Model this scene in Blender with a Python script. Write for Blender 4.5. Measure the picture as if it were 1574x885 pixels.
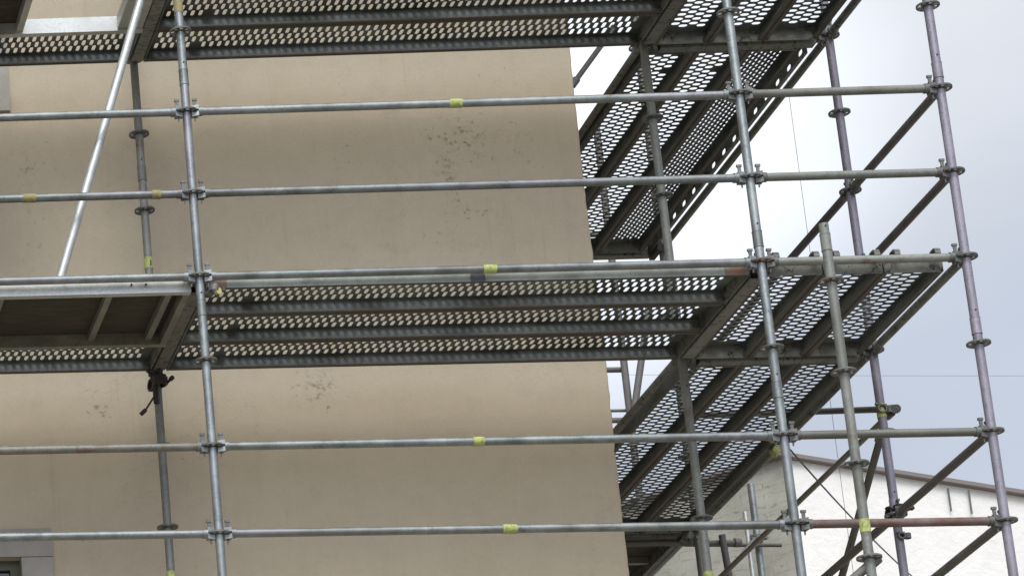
import bpy, math, random
from mathutils import Vector, Matrix
random.seed(7)
R = math.radians
SC = bpy.context.scene
for o in list(bpy.data.objects): bpy.data.objects.remove(o)

# ------------------------------------------------------------------ camera
cam_d = bpy.data.cameras.new('camera'); cam = bpy.data.objects.new('camera', cam_d)
SC.collection.objects.link(cam); SC.camera = cam
cam.location = (-4.08819604, -18.1132426, -8.14560991)
cam.rotation_euler = (1.86344535, -0.0263403643, 0.120256125)
cam_d.sensor_width = 36.0; cam_d.lens = 116.162
cam_d.shift_x = 1.39701; cam_d.shift_y = 0.42810
cam_d.clip_start = 0.1; cam_d.clip_end = 2000

# ------------------------------------------------------------------ sky (bright overcast over a clear-sky base)
SUN_EL, SUN_AZ = R(44), R(190)          # azimuth measured from +Y towards +X
w = bpy.data.worlds.new('World'); SC.world = w; w.use_nodes = True
nt = w.node_tree; nt.nodes.clear(); N = nt.nodes.new; L = nt.links.new
out = N('ShaderNodeOutputWorld'); bg = N('ShaderNodeBackground'); L(bg.outputs[0], out.inputs[0])
sky = N('ShaderNodeTexSky'); sky.sky_type = 'NISHITA'; sky.sun_disc = False
sky.sun_elevation = SUN_EL; sky.sun_rotation = SUN_AZ; sky.air_density = 1.0; sky.dust_density = 2.0
tc = N('ShaderNodeTexCoord')
nz = N('ShaderNodeTexNoise'); nz.inputs['Scale'].default_value = 7; nz.inputs['Detail'].default_value = 5
nz.inputs['Roughness'].default_value = .5
mp = N('ShaderNodeMapping'); mp.inputs['Scale'].default_value = (1, 1, 2.2); L(tc.outputs['Generated'], mp.inputs[0]); L(mp.outputs[0], nz.inputs[0])
# cloud deck: brighter to the zenith, a bright veiled patch in the north-west, greyer low in the east
def vdot(v):
    d = N('ShaderNodeVectorMath'); d.operation = 'DOT_PRODUCT'; d.inputs[1].default_value = v
    L(tc.outputs['Generated'], d.inputs[0]); return d.outputs['Value']
def mr(v, a, b, c, e, smooth=False):
    m = N('ShaderNodeMapRange'); L(v, m.inputs[0])
    if smooth: m.interpolation_type = 'SMOOTHSTEP'
    for i, x in enumerate((a, b, c, e)): m.inputs[i+1].default_value = x
    return m.outputs[0]
def mth(op, a, b):
    m = N('ShaderNodeMath'); m.operation = op
    for i, x in enumerate((a, b)):
        if isinstance(x, (int, float)): m.inputs[i].default_value = x
        else: L(x, m.inputs[i])
    return m.outputs[0]
zen = mth('ADD', mr(vdot((0, 0, 1)), 0.5, 1.0, 0.0, 5.0), mr(vdot((-.05, -0.72, 0.69)), 0.6, 1.0, 0.0, 11.5))
bright = mr(vdot((0.28, 0.86, 0.427)), 0.9945, 0.9993, 0.0, 1.0, True)
veil = mr(vdot((0.34, 0.82, 0.46)), 0.9930, 0.9988, 0.0, 1.0, True)
g1 = mth('ADD', mth('ADD', mth('MULTIPLY', bright, 2.6), mth('MULTIPLY', veil, 1.0)), mr(vdot((0, 1, 0)), -.2, .6, 4.4, 4.75))
cl = mr(nz.outputs[0], 0.32, 0.68, 0.93, 1.07)
lum = mth('MULTIPLY', mth('ADD', g1, zen), cl)
cmx = N('ShaderNodeMix'); cmx.data_type = 'RGBA'; L(mth('MAXIMUM', bright, veil), cmx.inputs[0])
cmx.inputs[6].default_value = (.90, .99, 1.15, 1); cmx.inputs[7].default_value = (.97, 1.01, 1.08, 1)
cm2 = N('ShaderNodeMix'); cm2.data_type = 'RGBA'; L(mr(vdot((0, 0, 1)), 0.42, 0.75, 0, 1), cm2.inputs[0])
L(cmx.outputs[2], cm2.inputs[6]); cm2.inputs[7].default_value = (1, .99, .96, 1)
vm = N('ShaderNodeVectorMath'); vm.operation = 'SCALE'; L(cm2.outputs[2], vm.inputs[0]); L(lum, vm.inputs['Scale'])
mx = N('ShaderNodeMix'); mx.data_type = 'RGBA'; mx.inputs[0].default_value = .93
L(sky.outputs[0], mx.inputs[6]); L(vm.outputs[0], mx.inputs[7]); L(mx.outputs[2], bg.inputs[0])
bg.inputs[1].default_value = 0.1

sd = bpy.data.lights.new('sun', 'SUN'); sun = bpy.data.objects.new('sun', sd); SC.collection.objects.link(sun)
sd.energy = 1.0; sd.angle = R(22); sd.color = (1, .97, .92)
sdir = Vector((math.sin(SUN_AZ)*math.cos(SUN_EL), math.cos(SUN_AZ)*math.cos(SUN_EL), math.sin(SUN_EL)))
sun.rotation_euler = sdir.to_track_quat('Z', 'Y').to_euler(); sun.location = (0, -10, 20)

SC.render.engine = 'CYCLES'
vs = SC.view_settings; vs.view_transform = 'Standard'; vs.look = 'None'; vs.exposure = 0.5; vs.gamma = 1; vs.use_curve_mapping = False

# ------------------------------------------------------------------ materials
def mat(name, base, rough=.6, metal=0.0, spec=.5):
    m = bpy.data.materials.new(name); m.use_nodes = True
    b = m.node_tree.nodes['Principled BSDF']
    b.inputs['Base Color'].default_value = (*base, 1); b.inputs['Roughness'].default_value = rough
    b.inputs['Metallic'].default_value = metal; b.inputs['Specular IOR Level'].default_value = spec
    return m
class NT:
    def __init__(s, m): s.t = m.node_tree; s.b = s.t.nodes['Principled BSDF']
    def n(s, k, **kw):
        x = s.t.nodes.new('ShaderNode'+k)
        for a, v in kw.items(): setattr(x, a, v)
        return x
    def l(s, a, b): s.t.links.new(a, b)
    def co(s, scale=(1, 1, 1), rand=True):
        tc = s.n('TexCoord'); m = s.n('Mapping'); m.inputs['Scale'].default_value = scale
        s.l(tc.outputs['Object'], m.inputs[0])
        if rand:
            oi = s.n('ObjectInfo'); mm = s.n('Math', operation='MULTIPLY'); s.l(oi.outputs['Random'], mm.inputs[0]); mm.inputs[1].default_value = 37
            s.l(mm.outputs[0], m.inputs[1])
        return m.outputs[0]
    def noise(s, co, scale, detail=4, rough=.55):
        x = s.n('TexNoise'); s.l(co, x.inputs[0]); x.inputs['Scale'].default_value = scale; x.inputs['Detail'].default_value = detail; x.inputs['Roughness'].default_value = rough
        return x.outputs[0]
    def ramp(s, v, stops):
        x = s.n('ValToRGB'); s.l(v, x.inputs[0]); e = x.color_ramp.elements
        while len(e) < len(stops): e.new(.5)
        for i, (p, c) in enumerate(stops):
            e[i].position = p; e[i].color = (*c, 1) if len(c) == 3 else c
        return x.outputs[0]
    def mix(s, f, a, b, mode='MIX'):
        x = s.n('Mix', data_type='RGBA', blend_type=mode)
        for i, v in ((0, f), (6, a), (7, b)):
            if isinstance(v, (int, float)): x.inputs[i].default_value = v
            elif isinstance(v, tuple): x.inputs[i].default_value = (*v, 1)
            else: s.l(v, x.inputs[i])
        return x.outputs[2]
    def math(s, op, a, b):
        x = s.n('Math', operation=op)
        for i, v in enumerate((a, b)):
            if isinstance(v, (int, float)): x.inputs[i].default_value = v
            else: s.l(v, x.inputs[i])
        return x.outputs[0]
    def rng(s, v, a, b, c, d):
        x = s.n('MapRange'); s.l(v, x.inputs[0])
        for i, k in enumerate((a, b, c, d)): x.inputs[i+1].default_value = k
        return x.outputs[0]
    def bump(s, v, st, dist=.01):
        x = s.n('Bump'); x.inputs['Strength'].default_value = st; x.inputs['Distance'].default_value = dist
        s.l(v, x.inputs['Height']); s.l(x.outputs[0], s.b.inputs['Normal'])
G3 = lambda g: (g, g, g)
def metal(name, dark, light, rough=.5, metallic=.35, rust=.12, rustcol=(.16, .06, .03), stain=(.10, .10, .085), stain_amt=.5, long=(1, 1, 1), lilac=0, crack=0):
    m = mat(name, light, rough, metallic); t = NT(m)
    co = t.co(long)
    a = t.noise(co, 9, 6, .65); f = t.noise(co, 70, 3, .6); big = t.noise(co, 2.3, 4)
    c = t.mix(t.rng(a, .32, .68, 0, 1), dark, light)
    c = t.mix(t.rng(f, .35, .7, 0, .4), c, tuple(x*1.35 for x in light))
    c = t.mix(t.math('MULTIPLY', t.rng(big, .48, .66, 0, stain_amt), t.rng(f, .3, .6, .5, 1)), c, stain)
    r = t.noise(co, 5.5, 6, .7)
    c = t.mix(t.rng(r, .70-rust, .78-rust*.7, 0, .75), c, rustcol)
    sp_ = t.noise(co, 34, 5, .75)
    c = t.mix(t.rng(sp_, .66, .72, 0, .55), c, (.46, .45, .42)); c = t.mix(t.rng(sp_, .30, .35, .5, 0), c, (.06, .055, .05))
    if crack:
        ck = t.noise(t.co((3, 1.2, 1)), 3.2, 5, .6); c = t.mix(t.math('MULTIPLY', t.rng(t.math('ABSOLUTE', t.math('SUBTRACT', ck, .5), 0), .004, .014, 1, 0), crack), c, (.012, .012, .01))
    if lilac: c = t.mix(t.rng(t.noise(co, 1.7, 3), .5, .62, 0, lilac), c, (.30, .26, .34))
    oi = t.n('ObjectInfo'); v = t.rng(oi.outputs['Random'], 0, 1, .82, 1.12)
    hs = t.n('HueSaturation'); t.l(v, hs.inputs['Value']); t.l(c, hs.inputs['Color'])
    t.l(hs.outputs[0], t.b.inputs['Base Color'])
    t.l(t.rng(a, .3, .7, rough-.1, rough+.15), t.b.inputs['Roughness'])
    t.bump(f, .25, .002)
    return m
M = {}
M['galv'] = metal('galvanised_steel', (.13, .142, .145), (.29, .32, .315), .38, .6, .04, lilac=.25)
M['galv_lilac'] = metal('galvanised_steel_lilac', (.19, .175, .21), (.32, .30, .365), .5, .35, .04)  # lilac tint imitates purple lens fringing along the tubes
M['galv_brown'] = metal('galvanised_steel_browned', (.135, .13, .115), (.23, .23, .205), .5, .45, .12)
M['galv_old'] = metal('galvanised_steel_weathered', (.14, .145, .135), (.25, .26, .235), .55, .35, .12)
M['rusty'] = metal('rusty_tube_steel', (.15, .10, .09), (.26, .20, .185), .65, .25, .22, (.17, .065, .045))
M['brace'] = metal('dull_brace_steel', (.085, .08, .075), (.16, .155, .15), .6, .3, .08)
M['cast'] = metal('cast_coupler_steel', (.08, .08, .078), (.19, .195, .19), .55, .45, .1)
M['darkcast'] = metal('dark_cast_steel', (.02, .016, .016), (.05, .04, .042), .6, .3, .1)  # near-black version of the cast steel for couplers and small fittings
M['deck'] = metal('deck_plank_steel', (.095, .104, .10), (.20, .22, .218), .55, .35, .07, (.12, .055, .025), (.035, .036, .024), .8)
M['deck_lit'] = metal('deck_steel_lit', (.27, .30, .29), (.42, .46, .44), .45, .45, .05)  # lighter copy of the deck steel, front light put into the colour
M['bearer'] = metal('transom_steel', (.11, .114, .10), (.21, .22, .20), .6, .3, .08, (.10, .05, .03), crack=.8)
M['alu'] = metal('aluminium', (.40, .42, .415), (.58, .60, .595), .45, .6, 0.0, stain=(.3, .3, .3), stain_amt=.35)
M['alu_shaded'] = metal('aluminium_shaded', (.14, .14, .115), (.26, .26, .22), .5, .3, 0.0)  # darker copy of the aluminium, shade put into the colour

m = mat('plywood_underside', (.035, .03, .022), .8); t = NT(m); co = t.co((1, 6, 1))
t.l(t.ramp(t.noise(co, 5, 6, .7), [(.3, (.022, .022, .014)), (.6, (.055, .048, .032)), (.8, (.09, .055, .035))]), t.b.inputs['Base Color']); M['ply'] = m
m = mat('yellow_marking_tape', (.42, .46, .14), .6); t = NT(m)
t.l(t.ramp(t.noise(t.co(), 60, 4, .7), [(.35, (.22, .24, .12)), (.5, (.40, .44, .12)), (.7, (.50, .55, .28))]), t.b.inputs['Base Color']); M['tape'] = m
m = mat('faded_gold_tape', (.3, .22, .06), .6); t = NT(m)
t.l(t.ramp(t.noise(t.co(), 50, 4, .7), [(.35, (.20, .19, .15)), (.5, (.27, .235, .09)), (.7, (.36, .32, .15))]), t.b.inputs['Base Color']); M['tape_old'] = m
m = mat('orange_end_paint', (.38, .11, .04), .7); t = NT(m)
t.l(t.ramp(t.noise(t.co(), 22, 5, .7), [(.35, (.26, .25, .23)), (.52, (.27, .17, .13)), (.75, (.42, .15, .07))]), t.b.inputs['Base Color']); M['orange'] = m
M['lip'] = metal('rusty_rail_lip', (.05, .046, .038), (.10, .092, .078), .6, .2, .12)
M['bluepatch'] = metal('blue_paint_patch', (.05, .055, .08), (.12, .13, .17), .6, .1, .03)
M['black'] = mat('black_rubber', (.02, .02, .022), .6)
M['yellow'] = mat('yellow_cap_plastic', (.55, .50, .2), .5)

# beige render of the building: fine grain, trowel mottling, grey specks of mould in patches
m = mat('beige_render', (.5, .44, .34), .93, 0, .2); t = NT(m); co = t.co(rand=False)
mot = t.noise(co, .9, 5, .6); c = t.ramp(mot, [(.3, (.44, .375, .272)), (.7, (.49, .422, .315))])
fine = t.noise(co, 55, 4, .7)
c = t.mix(t.rng(fine, .3, .7, 0, .30), c, (.57, .505, .415))
c = t.mix(t.rng(t.noise(co, 7, 5, .7), .45, .75, 0, .20), c, (.30, .255, .185))
# vertical faint streaks
c = t.mix(t.rng(t.noise(t.co((7, 7, .35), False), 1.2, 4, .6), .55, .75, 0, .10), c, (.27, .225, .16))
sp = t.n('TexVoronoi'); t.l(co, sp.inputs[0]); sp.inputs['Scale'].default_value = 34
spk = t.rng(sp.outputs['Distance'], .12, .30, 1, 0)
reg = None
for (x, z, rx, rz, amt) in ((2.04, 1.66, .16, .16, 1), (1.93, 1.40, .07, .2, 1), (2.40, 1.60, .10, .15, .7), (2.05, 1.12, .2, .1, .7), (2.0, .92, .25, .12, .5), (1.04, -.02, .11, .14, 1), (.9, -.1, .08, .1, .5), (-.28, -.15, .1, .09, .85), (-.62, 1.5, .12, .35, .6), (-.62, .9, .10, .2, .5), (1.35, 1.5, .15, .2, .45), (.3, -.45, .2, .1, .5), (-.5, -.98, .2, .05, .6), (2.3, 2.05, .2, .08, .5)):
    mpn = t.n('Mapping'); tcn = t.n('TexCoord'); t.l(tcn.outputs['Object'], mpn.inputs[0])
    mpn.inputs['Location'].default_value = (-(x+3)/rx, 0, -(z+9.75)/rz); mpn.inputs['Scale'].default_value = (1/rx, 0, 1/rz)
    ln = t.n('VectorMath', operation='LENGTH'); t.l(mpn.outputs[0], ln.inputs[0])
    v = t.rng(ln.outputs['Value'], 0, 2.0, amt, 0)
    reg = v if reg is None else t.math('MAXIMUM', reg, v)
thr = t.noise(co, 21, 5, .8)
thr2 = t.math('ADD', thr, t.math('MULTIPLY', reg, .20))
msk = t.math('MULTIPLY', t.math('MULTIPLY', t.rng(thr2, .64, .72, 0, 1), t.rng(sp.outputs['Distance'], .3, .55, 1, .25)), .62)
c = t.mix(msk, c, (.11, .10, .085))
gsp = t.math('MULTIPLY', t.rng(thr, .64, .72, 0, 1), spk); c = t.mix(t.math('MULTIPLY', gsp, .45), c, (.15, .13, .10))
ck = t.noise(t.co((1, 1, 1.6), False), 1.1, 7, .62)
c = t.mix(t.math('MULTIPLY', t.rng(t.math('ABSOLUTE', t.math('SUBTRACT', ck, .53), 0), .0008, .003, .32, 0), t.rng(mot, .45, .6, 0, 1)), c, (.2, .17, .12))
dr = t.noise(t.co((16, 16, .5), False), 1.0, 5, .7); dm = t.noise(t.co(rand=False), .7, 2)
c = t.mix(t.math('MULTIPLY', t.rng(dr, .56, .72, 0, .30), t.rng(dm, .45, .6, 0, 1)), c, (.27, .225, .17))
t.l(c, t.b.inputs['Base Color']); t.bump(t.math('ADD', fine, t.math('MULTIPLY', t.noise(co, 12, 3), .6)), .35, .006)
M['render'] = m
m = mat('grey_window_stone', (.36, .34, .32), .85); t = NT(m); co = t.co(rand=False)
c = t.ramp(t.noise(co, 6, 6, .7), [(.3, (.27, .25, .22)), (.7, (.37, .345, .31))])
t.l(t.mix(t.rng(t.noise(co, 90, 3), .5, .7, 0, .3), c, (.2, .18, .17)), t.b.inputs['Base Color']); M['stone'] = m
M['pane'] = mat('dark_window_glass', (.012, .014, .014), .08, 0, .6)
M['wood'] = mat('green_wood_frame', (.07, .075, .045), .6)
m = mat('white_render', (.74, .72, .68), .9, 0, .2); t = NT(m); co = t.co(rand=False)
c = t.ramp(t.noise(co, .9, 6, .65), [(.3, (.79, .775, .75)), (.7, (.87, .86, .84))])
c = t.mix(t.rng(t.noise(t.co((1, 1, 4), False), 3, 6, .7), .55, .75, 0, .12), c, (.5, .47, .42))
c = t.mix(t.rng(t.noise(co, 5, 6, .75), .52, .7, 0, .14), c, (.52, .50, .46)); t.l(c, t.b.inputs['Base Color']); t.bump(t.noise(co, 9, 5, .7), .5, .03); M['white'] = m
m = mat('grey_slate_cladding', (.3, .3, .27), .85); t = NT(m); co = t.co(rand=False)
c = t.ramp(t.noise(co, 1.6, 7, .7), [(.3, (.23, .222, .185)), (.7, (.42, .41, .355))])
sx_ = t.n('SeparateXYZ'); t.l(t.co((1, 1, 1), False), sx_.inputs[0]); dn = t.noise(t.co((1.5, 1.5, 5), False), 1.3, 5, .7)
cx_ = t.n('CombineXYZ'); t.l(t.math('SUBTRACT', sx_.outputs[1], sx_.outputs[0]), cx_.inputs[0]); t.l(t.math('ADD', sx_.outputs[2], t.math('MULTIPLY', dn, .45)), cx_.inputs[1])
bk = t.n('TexBrick'); t.l(cx_.outputs[0], bk.inputs[0]); bk.inputs['Scale'].default_value = 1; bk.inputs['Brick Width'].default_value = .75; bk.inputs['Row Height'].default_value = .105
bk.inputs['Mortar Size'].default_value = .009; bk.inputs['Mortar Smooth'].default_value = .6
brk = t.rng(t.noise(t.co((2.2, 2.2, 9), False), 1.6, 5, .75),   .42, .62, 0, .85)
c = t.mix(t.math('MULTIPLY', bk.outputs['Fac'], brk), c, (.12, .115, .09))
t.l(c, t.b.inputs['Base Color']); t.bump(bk.outputs['Fac'], -.5, .02); M['slate'] = m
M['fascia'] = mat('brown_roof_edge', (.20, .175, .17), .7)
m = mat('sandy_bounce_paving', (.22, .2, .16), .9); t = NT(m); co = t.co(rand=False)
t.l(t.ramp(t.noise(co, 40, 6, .7), [(.3, (.17, .148, .115)), (.7, (.25, .22, .175))]), t.b.inputs['Base Color']); M['ground'] = m  # unseen ground, tinted pale and warm to bounce light upward
m = mat('paving', (.3, .29, .27), .9); t = NT(m); br = t.n('TexBrick'); t.l(t.co(rand=False), br.inputs[0]); br.inputs['Scale'].default_value = 2
br.inputs['Color1'].default_value = (.26, .25, .23, 1); br.inputs['Color2'].default_value = (.33, .32, .30, 1); br.inputs['Mortar'].default_value = (.13, .13, .12, 1)
t.l(br.outputs[0], t.b.inputs['Base Color']); M['paving'] = m

# ------------------------------------------------------------------ mesh builder
class MB:
    def __init__(s): s.v = []; s.f = []; s.sm = []; s.mi = []; s.cur = 0
    def add(s, vs_, fs, smooth=False):
        o = len(s.v); s.v += [tuple(x) for x in vs_]
        for f in fs: s.f.append([i+o for i in f]); s.sm.append(smooth); s.mi.append(s.cur)
    def box(s, a, b):
        x0, y0, z0 = a; x1, y1, z1 = b
        s.add([(x0, y0, z0), (x1, y0, z0), (x1, y1, z0), (x0, y1, z0), (x0, y0, z1), (x1, y0, z1), (x1, y1, z1), (x0, y1, z1)],
              [(0, 3, 2, 1), (4, 5, 6, 7), (0, 1, 5, 4), (1, 2, 6, 5), (2, 3, 7, 6), (3, 0, 4, 7)])
    def bar(s, p, q, wd, ht, up=(0, 0, 1)):
        p = Vector(p); q = Vector(q); d = (q-p).normalized(); r = d.cross(Vector(up))
        if r.length < 1e-4: r = d.cross(Vector((1, 0, 0)))
        r.normalize(); u = r.cross(d)
        vs_ = [c + r*a*wd/2 + u*b*ht/2 for c in (p, q) for a, b in ((-1, -1), (1, -1), (1, 1), (-1, 1))]
        s.add(vs_, [(0, 3, 2, 1), (4, 5, 6, 7), (0, 1, 5, 4), (1, 2, 6, 5), (2, 3, 7, 6), (3, 0, 4, 7)])
    def tube(s, p, q, r, n=16, r2=None, caps=True, inner=None):
        p = Vector(p); q = Vector(q); r2 = r if r2 is None else r2; d = (q-p).normalized()
        a = d.orthogonal().normalized(); b = d.cross(a)
        cs = [(math.cos(2*math.pi*i/n), math.sin(2*math.pi*i/n)) for i in range(n)]
        vs_ = [p+(a*c+b*k)*r for c, k in cs]+[q+(a*c+b*k)*r2 for c, k in cs]
        s.add(vs_, [(i, (i+1) % n, n+(i+1) % n, n+i) for i in range(n)], True)
        if caps and not inner: s.add(vs_, [tuple(range(n))[::-1], tuple(range(n, 2*n))])
        if inner:
            for c0, rr in ((p, r), (q, r2)):
                ring = [c0+(a*c+b*k)*rr for c, k in cs]+[c0+(a*c+b*k)*inner for c, k in cs]
                s.add(ring, [(i, (i+1) % n, n+(i+1) % n, n+i) for i in range(n)])
            vi = [p+(a*c+b*k)*inner for c, k in cs]+[q+(a*c+b*k)*inner for c, k in cs]
            s.add(vi, [(i, n+i, n+(i+1) % n, (i+1) % n) for i in range(n)], True)
    def path(s, pts, r, n=8):
        for a, b in zip(pts[:-1], pts[1:]): s.tube(a, b, r, n, caps=True)
    def build(s, name, mats, parent=None, loc=None):
        me = bpy.data.meshes.new(name); me.from_pydata(s.v, [], s.f); me.validate(); me.update()
        for ml in (mats if isinstance(mats, list) else [mats]): me.materials.append(ml)
        if len(me.polygons) == len(s.f):
            for p_, a, k in zip(me.polygons, s.sm, s.mi): p_.use_smooth = a; p_.material_index = k
        o = bpy.data.objects.new(name, me); SC.collection.objects.link(o)
        if parent: o.parent = parent
        if loc: o.location = loc
        return o
def tag(o, label=None, cat=None, group=None, kind=None):
    if label: o['label'] = label
    if cat: o['category'] = cat
    if group: o['group'] = group
    if kind: o['kind'] = kind
    return o
def empty(name, loc=(0, 0, 0), rz=0):
    o = bpy.data.objects.new(name, None); o.empty_display_size = .1; SC.collection.objects.link(o)
    o.location = loc; o.rotation_euler = (0, 0, rz); return o
def child(name, src, parent, loc=(0, 0, 0), rz=0, m=None):
    c = src.copy(); c.name = name; SC.collection.objects.link(c); c.parent = parent
    c.location = loc; c.rotation_euler = (0, 0, rz)
    if m: c.data = c.data.copy(); c.data.materials[0] = m
    return c

H = 0.52477                      # rosette spacing
GZ = -9.75                       # street level
DEP, XR, XO = 1.319, 3.07, 4.16  # scaffold depth, corner standard lines
YF = DEP+3.07                    # far end of the side bay

# ------------------------------------------------------------------ ground
g = MB(); g.add([(-400, -400, GZ), (400, -400, GZ), (400, 400, GZ), (-400, 400, GZ)], [(0, 1, 2, 3)]); tag(g.build('ground', M['ground']), kind='structure')
g = MB(); g.box((-20, -1.6, GZ-.05), (5.4, 14, GZ+.12)); tag(g.build('pavement', M['paving']), kind='structure')

# ------------------------------------------------------------------ plastered building
YW = 1.65; XC = 2.746; TOPZ = 7.4
bld = empty('plastered_building', (-3, YW, GZ)); tag(bld, 'beige rendered building with a plain wall and stone framed windows behind the scaffold', 'building')
off = Vector((-3, YW, GZ))
def wbox(mb, a, b): mb.box(tuple(Vector(a)-off), tuple(Vector(b)-off))
wins = [(-1.80, -.82, -3.0, -1.115), (-1.80, -.90, 2.06, 4.0)]   # x0,x1,z0,z1 openings
b = MB(); xs = [-7.5, -1.80, -.82, XC]
tiles = [(-7.5, -1.8, GZ, TOPZ), (-.82, XC-.1, GZ, TOPZ), (-1.8, -.82, GZ, -3.0), (-1.8, -.82, -1.115, 2.06), (-1.8, -.82, 4.0, TOPZ), (-.90, -.82, 2.06, 4.0)]
b = MB()
for x0, x1, z0, z1 in tiles:
    b.add([Vector(v)-off for v in ((x0, YW, z0), (x1, YW, z0), (x1, YW, z1), (x0, YW, z1))], [(0, 1, 2, 3)])
for x0, x1, z0, z1 in wins:                 # reveals
    vs_ = [Vector(v)-off for v in ((x0, YW, z0), (x1, YW, z0), (x1, YW, z1), (x0, YW, z1), (x0, YW+.25, z0), (x1, YW+.25, z0), (x1, YW+.25, z1), (x0, YW+.25, z1))]
    b.add(vs_, [(0, 4, 5, 1), (1, 5, 6, 2), (2, 6, 7, 3), (3, 7, 4, 0)])
vs_ = [Vector(v)-off for v in ((-7.5, YW, GZ), (XC, YW, GZ), (XC, YW, TOPZ), (-7.5, YW, TOPZ), (-7.5, 12, GZ), (XC, 12, GZ), (XC, 12, TOPZ), (-7.5, 12, TOPZ))]
b.add(vs_, [(5, 4, 7, 6), (4, 0, 3, 7), (3, 2, 6, 7)])
er = random.Random(5); ne = 420; ez = [GZ+(TOPZ-GZ)*i/ne for i in range(ne+1)]; ex = []
for i in range(ne+1): ex.append(XC+.004*math.sin(i*.11)+er.uniform(-.0022, .0022)-(er.uniform(.003, .008) if er.random() < .04 else 0))
for i in range(ne):
    z0, z1, a0, a1 = ez[i], ez[i+1], ex[i], ex[i+1]
    b.add([Vector(v)-off for v in ((XC-.1, YW, z0), (a0-.008, YW, z0), (a1-.008, YW, z1), (XC-.1, YW, z1), (a0, YW+.008, z0), (a1, YW+.008, z1), (a0, 12, z0), (a1, 12, z1))], [(0, 1, 2, 3), (1, 4, 5, 2), (4, 6, 7, 5)])
wall = b.build('wall', M['render'], bld)
b = MB(); wbox(b, (-7.7, YW-.15, TOPZ), (XC+.12, 12.1, TOPZ+.18)); b.build('roof', M['fascia'], bld)
for x0, x1, z0, z1 in wins:
    wn = empty('window', tuple(Vector((x0, YW, z0))-off)); wn.parent = bld; wo = Vector((x0, YW, z0))
    top = z0 < 0
    b = MB(); B = lambda a, c: b.box(tuple(Vector(a)-wo), tuple(Vector(c)-wo))
    lz = z1+.185 if top else z1+.2
    jw = .19 if top else .175
    for k in range(8):                       # jamb blocks with open joints
        h = (z1-z0)/8
        for xa, xb in ((x1, x1+jw), (x0-jw, x0)):
            B((xa, YW-.022, z0+k*h+.004), (xb, YW+.1, z0+(k+1)*h-.002))
    n = 3; wd = (x1-x0+2*jw)/n
    for k in range(n):
        B((x0-jw+k*wd+.002, YW-.024, z1+.002), (x0-jw+(k+1)*wd-.002, YW+.1, lz))
    B((x0-jw, YW-.035, z0-.14), (x1+jw, YW+.1, z0))
    b.build('stone_surround', M['stone'], wn)
    b = MB(); fy = YW+.05
    for a, c in (((x0, fy, z0), (x0+.06, fy+.05, z1)), ((x1-.06, fy, z0), (x1, fy+.05, z1)), ((x0+.06, fy, z1-.06), (x1-.06, fy+.05, z1)), ((x0+.06, fy, z0), (x1-.06, fy+.05, z0+.06)), (((x0+x1)/2-.03, fy, z0+.06), ((x0+x1)/2+.03, fy+.05, z1-.06))): B(a, c)
    b.build('frame', M['wood'], wn)
    b = MB(); B((x0, fy+.03, z0), (x1, fy+.04, z1)); b.build('pane', M['pane'], wn)

# ------------------------------------------------------------------ gabled house behind
Pc = Vector((10.93, 20, 0)); A = Vector((18.2, 20.0, 0)); Q = Vector((10.93-4.6, 20+4.6, 0)); Bk = Vector((18.2, 30, 0))
zt = {'P': 6.505, 'A': 5.0, 'Q': 6.2, 'B': 5.05}
hs = empty('gabled_house', (10.93, 20, GZ)); tag(hs, 'white rendered house with sloping brown roof edge and grey slate flank, lower right', 'house')
ho = Vector((10.93, 20, GZ))
def poly(mb, pts): mb.add([Vector(p)-ho for p in pts], [tuple(range(len(pts)))])
V = lambda p, z: (p.x, p.y, z)
b = MB(); poly(b, [V(Pc, GZ), V(A, GZ), V(A, zt['A']), V(Pc, zt['P'])]); poly(b, [V(A, GZ), V(Bk, GZ), V(Bk, zt['B']), V(A, zt['A'])]); b.build('gable_wall', M['white'], hs)
b = MB(); poly(b, [V(Q, GZ), V(Pc, GZ), V(Pc, zt['P']), V(Q, zt['Q'])]); poly(b, [V(Bk, GZ), V(Q, GZ), V(Q, zt['Q']), V(Bk, zt['B'])]); b.build('slate_wall', M['slate'], hs)
b = MB()
ov = .10
rp = [Vector((Pc.x-.06, Pc.y-ov, zt['P'])), Vector((A.x+.2, A.y-ov, zt['A']-.04)), Vector((Bk.x+.2, Bk.y, zt['B'])), Vector((Q.x-.05, Q.y, zt['Q']))]
lo = [v-ho+Vector((0, 0, .004)) for v in rp]; hi = [v+Vector((0, 0, .048)) for v in lo]
b.add(lo+hi, [(0, 2, 1), (0, 3, 2), (4, 5, 6), (4, 6, 7), (0, 1, 5, 4), (1, 2, 6, 5), (2, 3, 7, 6), (3, 0, 4, 7)]); b.build('roof', M['fascia'], hs)
for x, z0, z1 in ((12.68, 5.80, 6.08), (12.90, 5.76, 6.05)):
    b = MB(); b.tube(Vector((x, 19.96, z0))-ho, Vector((x, 19.96, z1))-ho, .010, 6); b.build('wall_anchor_rod', M['cast'], hs)

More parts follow.
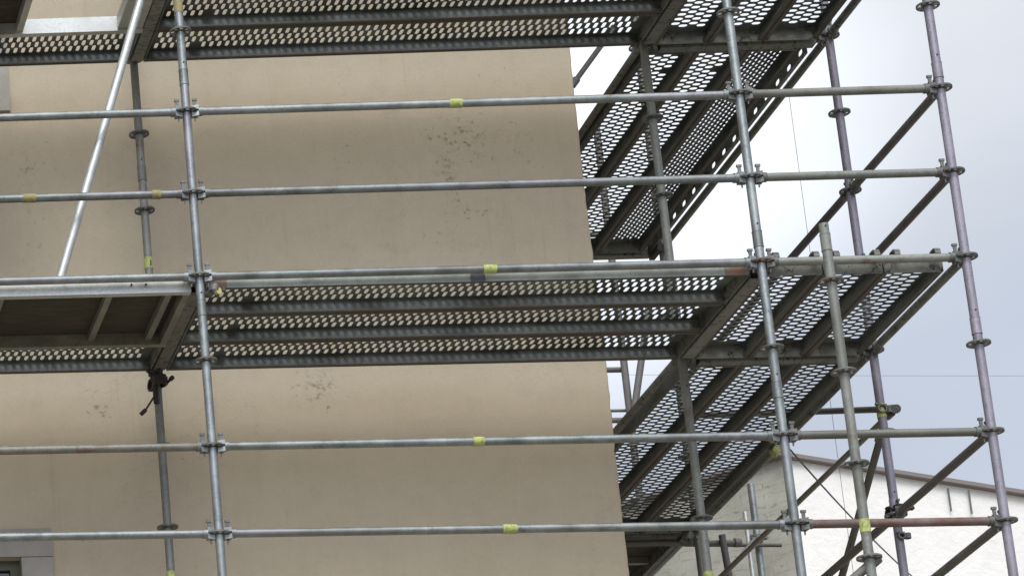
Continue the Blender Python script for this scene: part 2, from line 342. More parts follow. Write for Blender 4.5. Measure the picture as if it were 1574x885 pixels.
# ------------------------------------------------------------------ scaffold prototypes (built, then copied)
NOP = Vector((0, 0, 0))
def rosette_mesh():
    b = MB(); n = 48; t_ = .0048
    def r_in(i): return .0242
    rs = [.0242, .034, .054, .0615]
    # eight holes: four wide, four small
    def hole(i):
        a = (i+.5)*360/n; k = round(a/45); d = abs(a-45*k)
        return d < (14 if k % 2 == 0 else 9.5)
    for i in range(n):
        a0, a1 = 2*math.pi*i/n, 2*math.pi*(i+1)/n
        for j in range(3):
            if j == 1 and hole(i): continue
            q = [(rs[j]*math.cos(a0), rs[j]*math.sin(a0)), (rs[j+1]*math.cos(a0), rs[j+1]*math.sin(a0)), (rs[j+1]*math.cos(a1), rs[j+1]*math.sin(a1)), (rs[j]*math.cos(a1), rs[j]*math.sin(a1))]
            b.add([(x, y, t_) for x, y in q], [(0, 1, 2, 3)]); b.add([(x, y, -t_) for x, y in q], [(3, 2, 1, 0)])
            if j == 2: b.add([(*q[1], -t_), (*q[2], -t_), (*q[2], t_), (*q[1], t_)], [(0, 1, 2, 3)])
            if hole(i) is False and j == 1:
                if hole((i+1) % n): b.add([(*q[3], -t_), (*q[2], -t_), (*q[2], t_), (*q[3], t_)], [(0, 1, 2, 3)])
                if hole((i-1) % n): b.add([(*q[0], -t_), (*q[1], -t_), (*q[1], t_), (*q[0], t_)], [(0, 1, 2, 3)])
            if j == 0 and hole(i): b.add([(*q[1], -t_), (*q[2], -t_), (*q[2], t_), (*q[1], t_)], [(0, 1, 2, 3)])
            if j == 2 and hole(i): b.add([(*q[0], -t_), (*q[3], -t_), (*q[3], t_), (*q[0], t_)], [(0, 1, 2, 3)])
    b.tube((0, 0, -.009), (0, 0, .009), .0262, 20)       # weld fillet
    return b
SRC = []
def src(mb, name, m):
    o = mb.build(name, m); SRC.append(o); return o
ROS = {k: src(rosette_mesh(), 'rosette_source', M[k]) for k in ('cast', 'rusty')}
b = MB(); b.tube((0, 0, -.05), (0, 0, .05), .0262, 20); b.tube((0, 0, .045), (0, 0, .049), .0275, 20); b.tube((0, 0, -.049), (0, 0, -.045), .0275, 20)
JO = src(b, 'joint_source', M['galv'])
b = MB(); b.tube((0, -.0262, 0), (0, -.0249+.002, 0), .0055, 8); PINH = src(b, 'pin_source', M['black'])

def standard(x, y, ztop, m, label, joints=(), taps=(), rng=range(-8, 12), lower=GZ, rusty=(), off=0.0, plate=True):
    s = empty('scaffold_standard', (x, y, lower)); tag(s, label, 'scaffold tube', 'upright standards of the scaffold')
    b = MB(); b.tube((0, 0, .01), (0, 0, ztop-lower), .0242, 20, inner=.0205); b.build('upright_tube', M[m], s)
    for k in rng:
        z = k*H+off
        if z < ztop-.02 and z > lower: child('rosette', ROS['rusty' if k in rusty else 'cast'], s, (0, 0, z-lower), random.choice((0, 0, math.pi/2)))
    for z in joints:
        child('joint_sleeve', JO, s, (0, 0, z-lower), 0, M[m]); child('locking_pin', PINH, s, (0, 0, z-lower+.09))
    for z, hgt in taps:
        b = MB(); b.tube((0, 0, z-lower-hgt/2), (0, 0, z-lower+hgt/2), .0262, 16); tp = b.build('marking_tape', M['tape_old' if z > 1.5 else 'tape'], s)
        if .6 < z < .8:
            b = MB(); b.box((.006, -.0275, z-lower-.022), (.013, -.0255, z-lower+.012)); b.build('printed_mark', M['black'], tp)
    if plate:
        b = MB(); b.box((-.08, -.08, 0), (.08, .08, .012)); b.tube((0, 0, .012), (0, 0, .3), .028, 12); b.build('base_plate', M['cast'], s)
    return s
TOPZ2 = 6.3
standard(0, 0, TOPZ2, 'galv', 'long outer upright left of centre, tape at its top, crossing every front rail', joints=(-.20, 1.27), taps=((1.74, .09),))
standard(XR, 0, TOPZ2, 'galv', 'outer upright standing where the front deck meets the corner deck, reddish rosette at deck level', joints=(-.78, .14), rusty=(0,))
standard(XO, 0, TOPZ2, 'galv_lilac', 'rightmost upright of the scaffold, outermost corner against the sky', joints=(1.16, -.42, -2.0))
standard(0, DEP, TOPZ2, 'galv_old', 'inner upright close to the beige wall behind the left decks', joints=(1.3,), taps=((.69, .075), (-1.36, .05)))
standard(XR, DEP, TOPZ2, 'galv_old', 'inner upright at the corner of the beige building below the perforated decks', joints=(-.3,), taps=((-1.41, .05),))
standard(XO, DEP, TOPZ2, 'galv_lilac', 'lilac grey upright behind the corner deck with yellow tape half way down', joints=(.15, -1.0), taps=((-.39, .085),))
standard(-3.07, 0, TOPZ2, 'galv', 'outer upright beyond the left edge of the picture')
standard(-3.07, DEP, TOPZ2, 'galv_old', 'inner upright beyond the left edge of the picture by the wall')
standard(XR, YF, TOPZ2, 'galv_old', 'far inner upright at the end of the side decks')
standard(XO, YF, TOPZ2, 'galv_old', 'far outer upright at the end of the side decks')
standard(3.095, -.811, -.150, 'galv_old', 'free topped upright ending just above the corner deck, in front of all others', taps=((-1.885, .075),), off=-.486+1*H, rng=range(-12, 0), joints=(-.26,))

def head_mb(b, sx, x0):
    # cast wedge head around a rosette: sx=+1 at the start of the tube, -1 at its end
    X = lambda v: x0+sx*v
    def bx(xa, xb, ya, yb, za, zb):
        xa, xb = sorted((X(xa), X(xb))); b.box((xa, ya, za), (xb, yb, zb))
    def lobe(z0, z1, zb0, zb1):
        # tapering jaw, thin at the standard, full at the tube
        xa, xb = X(.0255), X(.066)
        vs_ = [(xa, -.014, z0), (xa, .014, z0), (xa, .014, z1), (xa, -.014, z1), (xb, -.024, zb0), (xb, .024, zb0), (xb, .024, zb1), (xb, -.024, zb1)]
        b.add(vs_, [(0, 1, 2, 3), (7, 6, 5, 4), (0, 4, 5, 1), (1, 5, 6, 2), (2, 6, 7, 3), (3, 7, 4, 0)])
    lobe(.0065, .030, .0065, .034); lobe(-.038, -.0065, -.034, -.0065)
    b.tube((X(.064), 0, 0), (X(.088), 0, 0), .029, 14)
def wedge_mb(b, sx, x0):
    X = lambda v: x0+sx*v
    za, zb = -.062, .082
    vs_ = []
    for z, wa, wb in ((za, .043, .049), (zb-.012, .041, .060)):
        for x, y in ((wa, -.004), (wb, -.004), (wb, .004), (wa, .004)): vs_.append((X(x), y, z))
    b.add(vs_, [(0, 3, 2, 1), (4, 5, 6, 7), (0, 1, 5, 4), (1, 2, 6, 5), (2, 3, 7, 6), (3, 0, 4, 7)])
    xa, xb = sorted((X(.037), X(.064))); b.box((xa, -.007, zb-.014), (xb, .007, zb))
_cache = {}
def ledger(p, length, rz, m, label, name='scaffold_ledger', taps=(), group='horizontal rails of the scaffold', r=.0242):
    key = (round(length, 3), m, r)
    s = empty(name, p, rz); tag(s, label, 'scaffold rail', group)
    if key not in _cache:
        b = MB(); b.tube((.086, 0, 0), (length-.086, 0, 0), r, 18); tb = src(b, 'tube_source', M[m])
        hd = []
        for sx, x0 in ((1, 0), (-1, length)):
            b = MB(); head_mb(b, sx, x0); w_ = MB(); wedge_mb(w_, sx, x0)
            hd.append((src(b, 'head_source', M['cast' if m != 'galv' else 'galv']), src(w_, 'wedge_source', M['cast'])))
        _cache[key] = (tb, hd)
    tb, hd = _cache[key]
    child('rail_tube', tb, s)
    for h_, w_ in hd:
        hc = child('wedge_head', h_, s); child('wedge', w_, hc)
    for x, wd in taps:
        b = MB(); b.tube((x-wd/2, 0, 0), (x+wd*.32, 0, 0), r+.0022, 16); b.tube((x-wd*.38, -.0012, .0008), (x+wd*.5, .001, -.0006), r+.0028, 14); b.build('marking_tape', M['tape_old' if length > 3 and label.startswith('lower guard') else 'tape'], s)
    return s
# front face rails, z index -> (left bay, middle bay, right bay)
T = {2: ('topmost front rail', 'above the middle deck, second below the upper deck'), 1: ('guard rail', ''), }
rows = {2: ('upper guard rail', 'under the top decks'), 1: ('lower guard rail', 'just above the middle decks'), 0: ('deck level rail', 'along the edge of the middle decks'), -2: ('upper guard rail', 'below the middle decks'), -3: ('lowest guard rail', 'near the bottom of the picture'), 4: ('rail', 'beyond the top edge, carrying the top decks')}
tapsL = {1: ((3.07-.925, .075), (3.07-.206, .05)), }
tapsM = {2: ((1.51, .07),), 0: ((1.602, .07),), -2: ((1.445, .06),), -3: ((1.563, .075),)}
for k, (a, c) in rows.items():
    ledger((-3.07, 0, k*H), 3.07, 0, 'galv_brown' if k == -2 else 'galv', f'{a} {c}, left bay', taps=tapsL.get(k, ()))
    ledger((0, 0, k*H), 3.07, 0, 'galv', f'long {a} {c}, before the wall', taps=tapsM.get(k, ()))
    ledger((XR, 0, k*H), 1.09, 0, 'rusty' if k == -3 else ('galv_old' if k >= 0 else 'galv_brown'), ('short rusty red rail, lowest of the right corner bay' if k == -3 else f'short {a} {c}, right corner bay'))
PY = math.pi/2
sides = {2: 'upper guard rail between top and middle decks', 1: 'lower guard rail just above the middle decks', 0: 'rail along the edge of the middle decks', -2: 'upper guard rail below the middle decks', -3: 'lowest guard rail by the bottom edge', 4: 'rail along the edge of the top decks'}
for k, t_ in sides.items():
    ledger((XO, 0, k*H), DEP, PY, 'brace' if k in (1, 2, -2, -3) else 'bearer', f'short end {t_}, behind rightmost upright')
    if k != 1:
        ledger((XO, DEP, k*H), 3.07, PY, 'brace' if k in (1, 2, -2, -3) else 'bearer', f'receding {t_}, far side bay')
ledger((XR, DEP, 0), 3.07, PY, 'bearer', 'brown inner side rail beneath the middle side deck, next to the building corner')
ledger((XR, DEP, 4*H), 3.07, PY, 'bearer', 'brown inner side rail beneath the top side deck, next to the building corner')

# deck bearers (double profile transoms)
def transom(p, length, rz, label):
    s = empty('deck_transom', p, rz); tag(s, label, 'deck bearer', 'bearers under the decks')
    b = MB(); b.tube((.08, 0, 0), (length-.08, 0, 0), .0242, 16); b.build('rail_tube', M['bearer'], s)
    b = MB(); b.box((.09, -.034, -.062), (length-.09, -.028, -.006)); b.box((.09, .028, -.062), (length-.09, .034, -.006)); b.box((.09, -.0278, -.062), (length-.09, .0278, -.057))
    b.build('u_profile', M['bearer'], s)
    for sx, x0 in ((1, 0), (-1, length)):
        b = MB(); head_mb(b, sx, x0); h_ = b.build('wedge_head', M['cast'], s); b = MB(); wedge_mb(b, sx, x0); b.build('wedge', M['cast'], h_)
for k, nm in ((0, 'middle'), (4, 'top'), (8, 'unseen uppermost')):  # uppermost bearers belong to the added shading level above view
    for x, side in ((-3.07, 'beyond the left edge'), (0, 'at the left upright, between two decks'), (XR, 'where the long front deck ends at the corner')):
        transom((x, 0, k*H), DEP, PY, f'bearer under the {nm} deck {side}')
    transom((XR, DEP, k*H), 1.09, 0, f'bearer between the {nm} corner deck and the {nm} side deck')
    transom((XR, YF, k*H), 1.09, 0, f'bearer at the far end of the {nm} side deck')

# perforated steel planks: local x along the plank, y across, z=0 walking surface
def stadium(cx, cy, a, bb, n=6):
    # a = half length along y, bb = half width along x ; rounded slot, mid points on the straight sides
    r = min(a, bb); pts = []
    if a >= bb:
        for oy, st in ((a-r, 0), (-(a-r), 180)):
            for i in range(n+1):
                an = math.radians(st+180*i/n); pts.append((cx+r*math.cos(an), cy+oy+r*math.sin(an)))
            sx = -1 if st == 0 else 1
            for f in (.5, 0, -.5): pts.append((cx+sx*r, cy+f*(a-r)*(1 if st == 0 else -1)))
    else:
        for ox, st in ((bb-r, -90), (-(bb-r), 90)):
            for i in range(n+1):
                an = math.radians(st+180*i/n); pts.append((cx+ox+r*math.cos(an), cy+r*math.sin(an)))
            sy = 1 if st == -90 else -1
            for f in (.5, 0, -.5): pts.append((cx+f*(bb-r)*(1 if st == -90 else -1), cy+sy*r))
    return pts
prng = random.Random(3)
def sheet_mb(Lp, W, cp, rp, sl, sw, margin, t_=.003):
    b = MB(); cols = int(round((W-2*margin)/cp)); cp = (W-2*margin)/cols
    rows_ = int((Lp-.08)/rp); x_s = (Lp-rows_*rp)/2
    def quad(x0, x1, y0, y1):
        if x1-x0 > 1e-6: b.add([(x0, y0, 0), (x1, y0, 0), (x1, y1, 0), (x0, y1, 0)], [(0, 1, 2, 3)])
    quad(0, Lp, 0, margin); quad(0, Lp, W-margin, W)
    for j in range(cols):
        y0 = margin+j*cp; y1 = y0+cp; sh = rp/2 if j % 2 else 0; n = rows_-(1 if j % 2 else 0)
        quad(0, x_s+sh, y0, y1); quad(x_s+sh+n*rp, Lp, y0, y1)
        for i in range(n):
            if prng.random() < .004: quad(x_s+sh+i*rp, x_s+sh+(i+1)*rp, y0, y1); continue
            xa = x_s+sh+i*rp; xb = xa+rp; cx, cy = (xa+xb)/2, (y0+y1)/2
            hp = stadium(cx, cy, sl/2, sw/2); m_ = len(hp); op = []
            for px, py in hp:                     # project to the cell border
                dx, dy = px-cx, py-cy; s_ = min((rp/2)/abs(dx) if abs(dx) > 1e-9 else 1e9, (cp/2)/abs(dy) if abs(dy) > 1e-9 else 1e9)
                op.append((cx+dx*s_, cy+dy*s_))
            vs_ = [(x, y, 0) for x, y in op]+[(x, y, 0) for x, y in hp]+[(x, y, -t_) for x, y in hp]
            fs = []
            for q in range(m_):
                r_ = (q+1) % m_; fs.append((q, r_, m_+r_, m_+q)); fs.append((m_+q, m_+r_, 2*m_+r_, 2*m_+q))
            # corner fillers
            b.add(vs_, fs)
            for cxn, cyn in ((xa, y0), (xb, y0), (xb, y1), (xa, y1)):
                best = [q for q in range(m_) if (abs(op[q][0]-cxn) < 1e-7) != (abs(op[(q+1) % m_][0]-cxn) < 1e-7) and (abs(op[(q+1) % m_][1]-cyn) < 1e-7 or abs(op[q][1]-cyn) < 1e-7)]
                for q in best:
                    a_, c_ = op[q], op[(q+1) % m_]
                    if (abs(a_[0]-cxn) < 1e-7 and abs(c_[1]-cyn) < 1e-7) or (abs(a_[1]-cyn) < 1e-7 and abs(c_[0]-cxn) < 1e-7):
                        b.add([(*a_, 0), (cxn, cyn, 0), (*c_, 0)], [(0, 1, 2)])
    return b
_pl = {}
def plank(p, Lp, W, rz, label, kind='slots', edge=None, ends=None, group='perforated steel deck planks', pitch=.048, edge_m='deck'):
    s = empty('steel_plank', p, rz); tag(s, label, 'deck plank', group)
    key = (round(Lp, 3), W, kind)
    if key not in _pl:
        if kind == 'slots':
            cp = (W-.05)/5; sh = sheet_mb(Lp, W, cp, pitch, cp*.97, pitch*(.47 if W > .35 else .56), .025, .004 if W > .35 else .003)
        else: sh = sheet_mb(Lp, W, .028, .050, .0135, .036, .025, .006)
        o = src(sh, 'sheet_source', M['deck'])
        rails = []
        for y0, y1, d in ((0, .004, 1), (W-.004, W, -1)):
            b = MB(); b.box((.005, y0, -.080), (Lp-.005, y1, -.0005)); ya, yb = (y1, y1+.022) if d > 0 else (y0-.022, y0)
            b.cur = 1; b.box((.005, ya, -.080), (Lp-.005, yb, -.076)); b.box((.005, y0-(.001 if d > 0 else -.0), -.0815), (Lp-.005, y1+(.001 if d < 0 else 0), -.0802)); b.cur = 0
            yl = yb if d > 0 else ya; b.box((.005, yl-.003 if d > 0 else yl, -.0758), (Lp-.005, yl if d > 0 else yl+.003, -.064))
            rails.append(src(b, 'rail_source', [M['deck'], M['lip']]))
        ends_ = []
        for x0, x1, sx in ((.005, .011, -1), (Lp-.011, Lp-.005, 1)):
            b = MB(); b.box((x0, .0045, -.086), (x1, W-.0045, -.004))
            e = src(b, 'end_source', M['bearer']); hk = []
            for yy in (.05, W-.05):
                b = MB(); xx = 0 if sx < 0 else Lp
                # claw: flat hook reaching over the bearer tube
                for (u0, z0), (u1, z1) in (((-.012, -.03), (-.012, .012)), ((-.012, .012), (.012, .026)), ((.012, .026), (.056, .026)), ((.056, .026), (.068, .012)), ((.068, .012), (.070, -.008))):
                    b.bar((xx+sx*u0, yy, z0), (xx+sx*u1, yy, z1), .03, .011, up=(0, 1, 0) if False else (0, 0, 1) if abs(u1-u0) > .01 else (1, 0, 0))
                hk.append(src(b, 'hook_source', M['cast']))
            ends_.append((e, hk))
        _pl[key] = (o, rails, ends_)
    o, rails, ends_ = _pl[key]
    child('perforated_sheet', o, s)
    for i, r_ in enumerate(rails): child('side_rail', r_, s, m=M['deck_lit'] if edge == i else None)
    for i, (e, hk) in enumerate(ends_):
        child('end_plate', e, s)
        for h_ in hk: child('hook', h_, s)
    if ends:
        for x0, x1, side, em, en in ends:
            y = -.0015 if side == 0 else W+.0015
            b = MB(); b.box((x0, y-.001, -.078), (x1, y+.001, -.006)); b.build(en, M[em], s)
    return s
ZP = .030     # plank surface above the ledger axis
WP = .398
nmF = ('outer', 'centre', 'inner')
for k, lv in ((0, 'middle'), (4, 'top'), (8, 'unseen uppermost')):  # uppermost level lies above view, added to shade the wall below
    z = k*H+ZP
    for i in range(3):
        y0 = .055+i*.405
        plank((.042, y0, z), 3.07-.084, WP, 0, f'{nmF[i]} plank of the long {lv} front deck in front of the beige wall', edge=0 if i == 0 else None,
              ends=((.04, .12, 0, 'orange', 'painted_end_band'), (2.85, 2.96, 0, 'orange', 'painted_end_band'), (1.47, 1.55, 0, 'bluepatch', 'paint_patch')) if i == 0 and k == 0 else (((1.40, 1.45, 1, 'tape_old', 'marking_tape'),) if i == 2 and k == 4 else None))
    plank((-3.07+.042, .055+2*.405, z), 3.07-.084, WP, 0, f'inner perforated plank of the {lv} left deck, beside the hatch platform')
    # corner bay planks run away from the street, hooked on the short front rail
    for i in range(3):
        x0 = XR+.035+i*.322
        plank((x0+.314, .06, z), DEP-.12, .314, PY, f'{("left", "centre", "right")[i]} plank of the {lv} corner deck, hooked over the short front rail', pitch=.0575)
    for i in range(3):
        pw = .325 if k == 0 else .305; x0 = XR+(.045 if k == 0 else .025)+i*pw
        fine = (k == 4 and i == 2)
        plank((x0+pw-.008, DEP+.06, z), 3.07-.12, pw-.008, PY, (f'finely perforated outermost plank of the top side deck' if fine else f'{("inner", "centre", "outer")[i]} plank of the receding {lv} side deck' + (' next to the building corner' if i == 0 else '')), kind='fine' if fine else 'slots', pitch=.0575)

# slotted edge beam of the top side deck
s = empty('slotted_edge_beam', (XO-.106, DEP+.08, 4*H+.012), 0); tag(s, 'dark edge beam with a row of oval holes along the top side deck', 'edge beam')
b = MB(); Lb = 2.9; nh = 15; cell = Lb/nh; t_ = .004
for i in range(nh):
    y0 = i*cell; cy, cz = y0+cell/2, -.03
    hp = stadium(0, 0, .033, .017); op = []
    for u, v in hp:
        s_ = min((.05)/abs(u) if abs(u) > 1e-9 else 1e9, (cell/2)/abs(v) if abs(v) > 1e-9 else 1e9); op.append((u*s_, v*s_))
    mm = len(hp)
    for xx in (0, t_):
        b.add([(xx, cy+v, cz+u) for u, v in op]+[(xx, cy+v, cz+u) for u, v in hp], [(q, (q+1) % mm, mm+(q+1) % mm, mm+q) for q in range(mm)])
        for du in (-.05, .05):
            for dv in (-cell/2, cell/2):
                c1 = max((p_ for p_ in op if abs(p_[0]-du) < 1e-6), key=lambda p_: p_[1]*dv); c2 = max((p_ for p_ in op if abs(p_[1]-dv) < 1e-6), key=lambda p_: p_[0]*du)
                b.add([(xx, cy+c1[1], cz+c1[0]), (xx, cy+dv, cz+du), (xx, cy+c2[1], cz+c2[0])], [(0, 1, 2)])
    b.add([(0, cy+v, cz+u) for u, v in hp]+[(t_, cy+v, cz+u) for u, v in hp], [(q, (q+1) % mm, mm+(q+1) % mm, mm+q) for q in range(mm)])
b.box((-.02, 0, -.083), (t_, Lb, -.0802)); b.box((-.02, 0, .0202), (t_, Lb, .023)); b.build('slotted_web', M['bearer'], s)
b = MB(); b.box((-.006, 2.78, -.12), (.03, 2.95, .03)); b.build('end_bracket', M['darkcast'], s)

# ------------------------------------------------------------------ aluminium hatch platforms in the left bay
def platform(z, label, openhatch):
    s = empty('hatch_platform', (-3.07, .055, z)); tag(s, label, 'access platform', 'hatch platforms of the left bay')
    W = .80; x1 = 3.033
    for y0, y1, nm in ((0, .045, 0), (W-.045, W, 1)):
        b = MB(); b.box((.07, y0, -.088), (x1, y1, .012)); bm_ = b.build('side_beam', M['alu' if nm == 0 or openhatch else 'alu_shaded'], s)
        if nm == 0:
            for xx in (2.70, 2.78):
                b = MB(); b.tube((xx, -.008, -.035), (xx, .001, -.035), .006, 8); b.build('rivet', M['darkcast'], bm_)
    xe = x1 if not openhatch else 2.30
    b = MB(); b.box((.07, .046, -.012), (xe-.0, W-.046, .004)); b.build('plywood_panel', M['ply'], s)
    ribs = [.55, 1.37, 1.98, 2.595] if not openhatch else [.55, 1.1, 1.7]
    for xr in ribs:
        b = MB(); b.box((xr-.018, .046, -.055), (xr+.018, W-.046, -.013)); b.build('cross_rib', M['alu_shaded'], s)
    if openhatch:
        for xa, xb in ((2.27, 2.31), (2.88, 3.03)):
            b = MB(); b.box((xa, .046, -.075), (xb, W-.046, -.0125 if xa < 2.5 else .01)); b.build('hatch_frame', M['alu'], s)
        b = MB(); a = R(78); lx = .58
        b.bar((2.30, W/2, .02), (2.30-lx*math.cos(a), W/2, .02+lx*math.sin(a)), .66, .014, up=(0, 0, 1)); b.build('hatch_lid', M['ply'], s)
    else:
        b = MB(); b.box((2.91, .046, -.06), (2.945, W-.046, -.0125)); b.build('cross_rib', M['alu_shaded'], s)
        b = MB(); b.box((2.995, .046, -.088), (3.033, W-.046, -.0125)); b.build('end_frame', M['alu_shaded'], s)
    for yy in (.10, W-.10):
        b = MB()
        for xx, sx in ((x1, 1),):
            b.bar((xx, yy, -.01), (xx+.06, yy, .028), .04, .012); b.bar((xx+.06, yy, .028), (xx+.10, yy, .0), .04, .012)
        b.build('hook', M['cast'], s)
platform(ZP-.012, 'aluminium platform with dark plywood underside left of the upright, middle level', False)
platform(4*H+ZP-.012, 'aluminium platform with open hatch at the upper left corner', True)

# ------------------------------------------------------------------ diagonal braces, couplers
def coupler(p, label, rot=(0, 0, 0), m='darkcast', sc=1.0, lever=None):
    s = empty('tube_coupler', p); s.rotation_euler = rot; s.scale = (sc,)*3; tag(s, label, 'coupler', 'couplers clamped on the tubes')
    for ax, dy in (((0, 0, 1), 0), ((1, 0, 0), .058)):
        b = MB(); d = Vector(ax)*.026; c = Vector((0, dy, 0)); b.tube(c-d, c+d, .033, 14, inner=.0245); 
        e = Vector((1, 0, 0)) if ax[2] else Vector((0, 0, 1))
        b.bar(c+e*.028-d*.8, c+e*.028+d*.8, .018, .022, up=(0, 1, 0)); b.build('clamp_ring', M[m], s)
    b = MB(); b.tube((.045, -.035, 0), (.045, .05, 0), .007, 8); b.tube((.045, -.046, 0), (.045, -.03, 0), .013, 6); b.tube((0, .095, .04), (.0, .02, .04), .007, 8); b.tube((0, .10, .04), (0, .088, .04), .013, 6); b.build('bolt', M[m], s)
    return s
def brace(p, q, label, m='brace', r=.0242, cat='brace', ends=True):
    p = Vector(p); q = Vector(q); s = empty('diagonal_brace', tuple(p)); tag(s, label, cat, 'sloping braces of the scaffold')
    b = MB(); b.tube((0, 0, 0), q-p, r, 16); b.build('brace_tube', M[m], s)
    if ends:
        d = (q-p).normalized()
        for c in (Vector((0, 0, 0)), q-p):
            b = MB(); b.tube(c-d*.03, c+d*.03, r+.008, 12); b.build('brace_end', M['cast'], s)
    return s
brace((-.77, .13, .02), (-.10, .13, 2.13), 'bright aluminium tube sloping steeply left of the first upright', 'alu', .025, ends=False)
brace((4.225, DEP-.02, -.385), (4.225, YF, .83), 'thin tube leaving the yellow tape towards the left, rising behind the side deck', 'brace', .020)
brace((4.215, DEP+.03, -.40), (4.215, 5.6, -.42), 'thin brace below the yellow tape falling to the lower left', 'galv_brown', .0175)
brace((4.205, 1.48, -.49), (4.205, 2.75, -1.445), 'steep dark brace crossing behind the free topped upright', 'brace', .021)
brace((3.12, -.79, -2.075), (2.72, -.75, -2.42), 'dark brace leaving the lowest rosette of the free topped upright', 'brace', .024)
brace((3.217, 3.0, 2.70), (3.50, 3.0, 3.08), 'short dark brace seen between wall and top side deck', 'brace', .018)
coupler((XO+.01, DEP-.04, -2*H+.02), 'dark coupler on the lilac upright where the side rail meets it', (0, 0, .3), sc=1.05)
coupler((XO+.04, DEP-.02, -.39), 'coupler beside the yellow tape on the lilac upright', (.1, 0, PY), 'cast', sc=.8)
coupler((XO+.035, DEP-.03, -1.19), 'small clip like coupler low on the lilac upright', (0, 0, PY), 'cast', .6)
coupler((.005, DEP-.05, -.115), 'dark coupler on the inner upright right under the left decks', (0, 0, .2), sc=1.25)
coupler((-.03, DEP-.06, -.045), 'dark coupler wedged against the bearer above the inner left upright', (0, .6, -.4), sc=1.1)
yc = coupler((.07, -.05, -.10), 'coupler with a yellow cap under the rosette of the left outer upright', (0, .3, .5), 'cast', .8)
b = MB(); b.tube((.0, 0, 0), (-.075, -.01, -.115), .006, 8); b.tube((-.070, -.01, -.107), (-.098, -.012, -.135), .014, 8); b.tube((0, 0, -.06), (0, 0, .07), .017, 8)
o = b.build('hanging_clamp_lever', M['darkcast'], None, (-.022, DEP-.045, -.20)); tag(o, 'loose clamp lever hanging beside the inner left upright below the deck', 'clamp lever')
b = MB(); b.tube((.02, -.03, -.02), (.02, 0, -.02), .025, 12, r2=.020)
b.build('yellow_cap', M['yellow'], yc)
b = MB(); b.tube((4.10, 2.72, -.075), (4.10, 2.79, -.075), .03, 10)
o = b.build('yellow_mark', M['tape']); tag(o, 'yellow tape wrapped on the lower edge of the middle side deck', 'tape')

# ------------------------------------------------------------------ farther part of the side scaffold
s = empty('solid_platform', (XR+.05, YF+.08, ZP)); tag(s, 'dark solid platform beyond the far end of the middle side deck', 'access platform')
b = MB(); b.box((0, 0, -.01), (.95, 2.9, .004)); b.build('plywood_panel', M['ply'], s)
for x in (-.002, .93):
    b = MB(); b.box((x, 0, -.09), (x+.03, 2.9, -.0105)); b.build('side_beam', M['bearer'], s)
for y in (.0, .55, 1.1, 1.7, 2.3):
    b = MB(); b.box((.03, y, -.055), (.928, y+.04, -.0105)); b.build('cross_rib', M['alu_shaded'], s)
ledger((XO, YF, 0), 3.07, PY, 'galv', 'bright edged rail beyond the far end of the middle side deck')
ledger((XR, YF, 0), 3.07, PY, 'bearer', 'inner rail beyond the far end of the middle side deck')
standard(XO, YF+3.07, .35, 'galv_old', 'farthest outer upright of the side scaffold', lower=GZ)
standard(XR, YF+3.07, TOPZ2, 'galv_old', 'farthest inner upright of the side scaffold', lower=GZ)
def single(name, segs, m, label, cat, n=14):
    b = MB()
    for p_, q_, r in segs: b.tube(p_, q_, r, n)
    o = b.build(name, m); return tag(o, label, cat)
standard(4.975, 5.5, .735, 'galv', 'grey upright in front of the slate flank wall, far behind', off=.328, rng=range(-6, 1))
single('aluminium_pole', [((4.892, 5.45, GZ), (4.892, 5.45, .505), .0145)], M['alu'], 'thin bright pole beside the far grey upright', 'pole')
single('horizontal_tube', [((3.4, 4.44, -.083), (4.44, 4.40, -.105), .020), ((4.40, 4.40, -.105), (4.44, 4.40, -.105), .032)], M['brace'], 'short dark tube end poking out below the side deck end', 'tube')
single('horizontal_tube', [((3.9, 5.4, -.165+.42), (5.1, 5.42, -.185+.42), .014)], M['brace'], 'thin dark tube reaching the far grey upright', 'tube')
brace((4.31, 4.36, -.06), (4.42, 4.50, -1.2), 'steep dark strut under the far end of the side deck', 'brace', .022, ends=False)
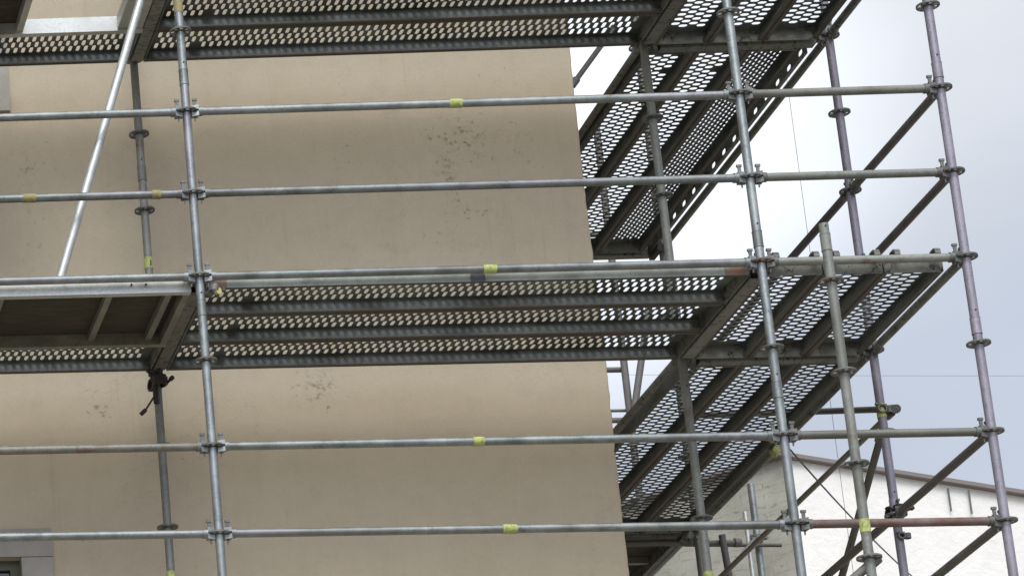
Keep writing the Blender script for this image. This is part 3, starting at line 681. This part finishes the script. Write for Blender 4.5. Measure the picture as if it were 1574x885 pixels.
brace((4.92, 5.40, .285), (4.2, 5.25, -.55), 'thin strut falling left from the far grey upright', 'galv_old', .012, ends=False)
coupler((4.95, 5.42, .285), 'coupler joining the far thin pole and tube', (0, 0, .4), 'galv_old', .9)
coupler((4.08, YF-.05, -.075), 'coupler under the far end of the middle side deck', (0, .4, .2), 'cast', 1.0)

# distant scaffold seen between wall and side deck
s = empty('distant_scaffold', (7.9, 16, GZ)); tag(s, 'distant scaffold frame glimpsed between the beige wall and the side deck', 'scaffold')
do = Vector((7.9, 16, GZ)); TV = lambda x, y, z: Vector((x, y, z))-do
b = MB(); b.tube(TV(7.89, 16, GZ), TV(7.89, 16, 9), .036, 12); b.build('upright_tube', M['brace'], s)
b = MB(); b.tube(TV(6.1, 16, GZ), TV(6.1, 16, 9), .036, 12); b.build('upright_tube', M['brace'], s)
for z, r in ((6.03, .03), (5.565, .017), (5.455, .03), (7.6, .03), (3.9, .03)):
    b = MB(); b.tube(TV(6.1, 16.05, z+.0), TV(7.89, 16.05, z-.01), r, 10); b.build('rail_tube', M['brace'], s)
b = MB(); b.tube(TV(7.90, 15.93, 5.45), TV(8.20, 15.93, 6.75), .036, 10); b.build('brace_tube', M['brace'], s)

# ------------------------------------------------------------------ wires
def cable(p, q, sag, r, m, name, label, n=24):
    p = Vector(p); q = Vector(q)
    pts = [p.lerp(q, i/n)-Vector((0, 0, sag*4*(i/n)*(1-i/n))) for i in range(n+1)]
    b = MB(); b.path(pts, r, 6); o = b.build(name, m); return tag(o, label, 'cable')
cable((XR+.03, .04, -1.10), (10.6, 14.6, 2.55), .18, .0048, M['black'], 'black_cable', 'thin black cable slanting from the corner upright down across the white house')
cable((5.81, 6, 12), (5.79, 6, GZ), 0, .0018, M['cast'], 'vertical_wire', 'very thin wire hanging straight down beside the corner decks', 2)
cable((11.0, 25, 9.66), (22, 25, 9.40), .02, .0022, M['cast'], 'horizontal_wire', 'thin horizontal wire across the sky at the right edge')

for o in SRC: bpy.data.objects.remove(o)
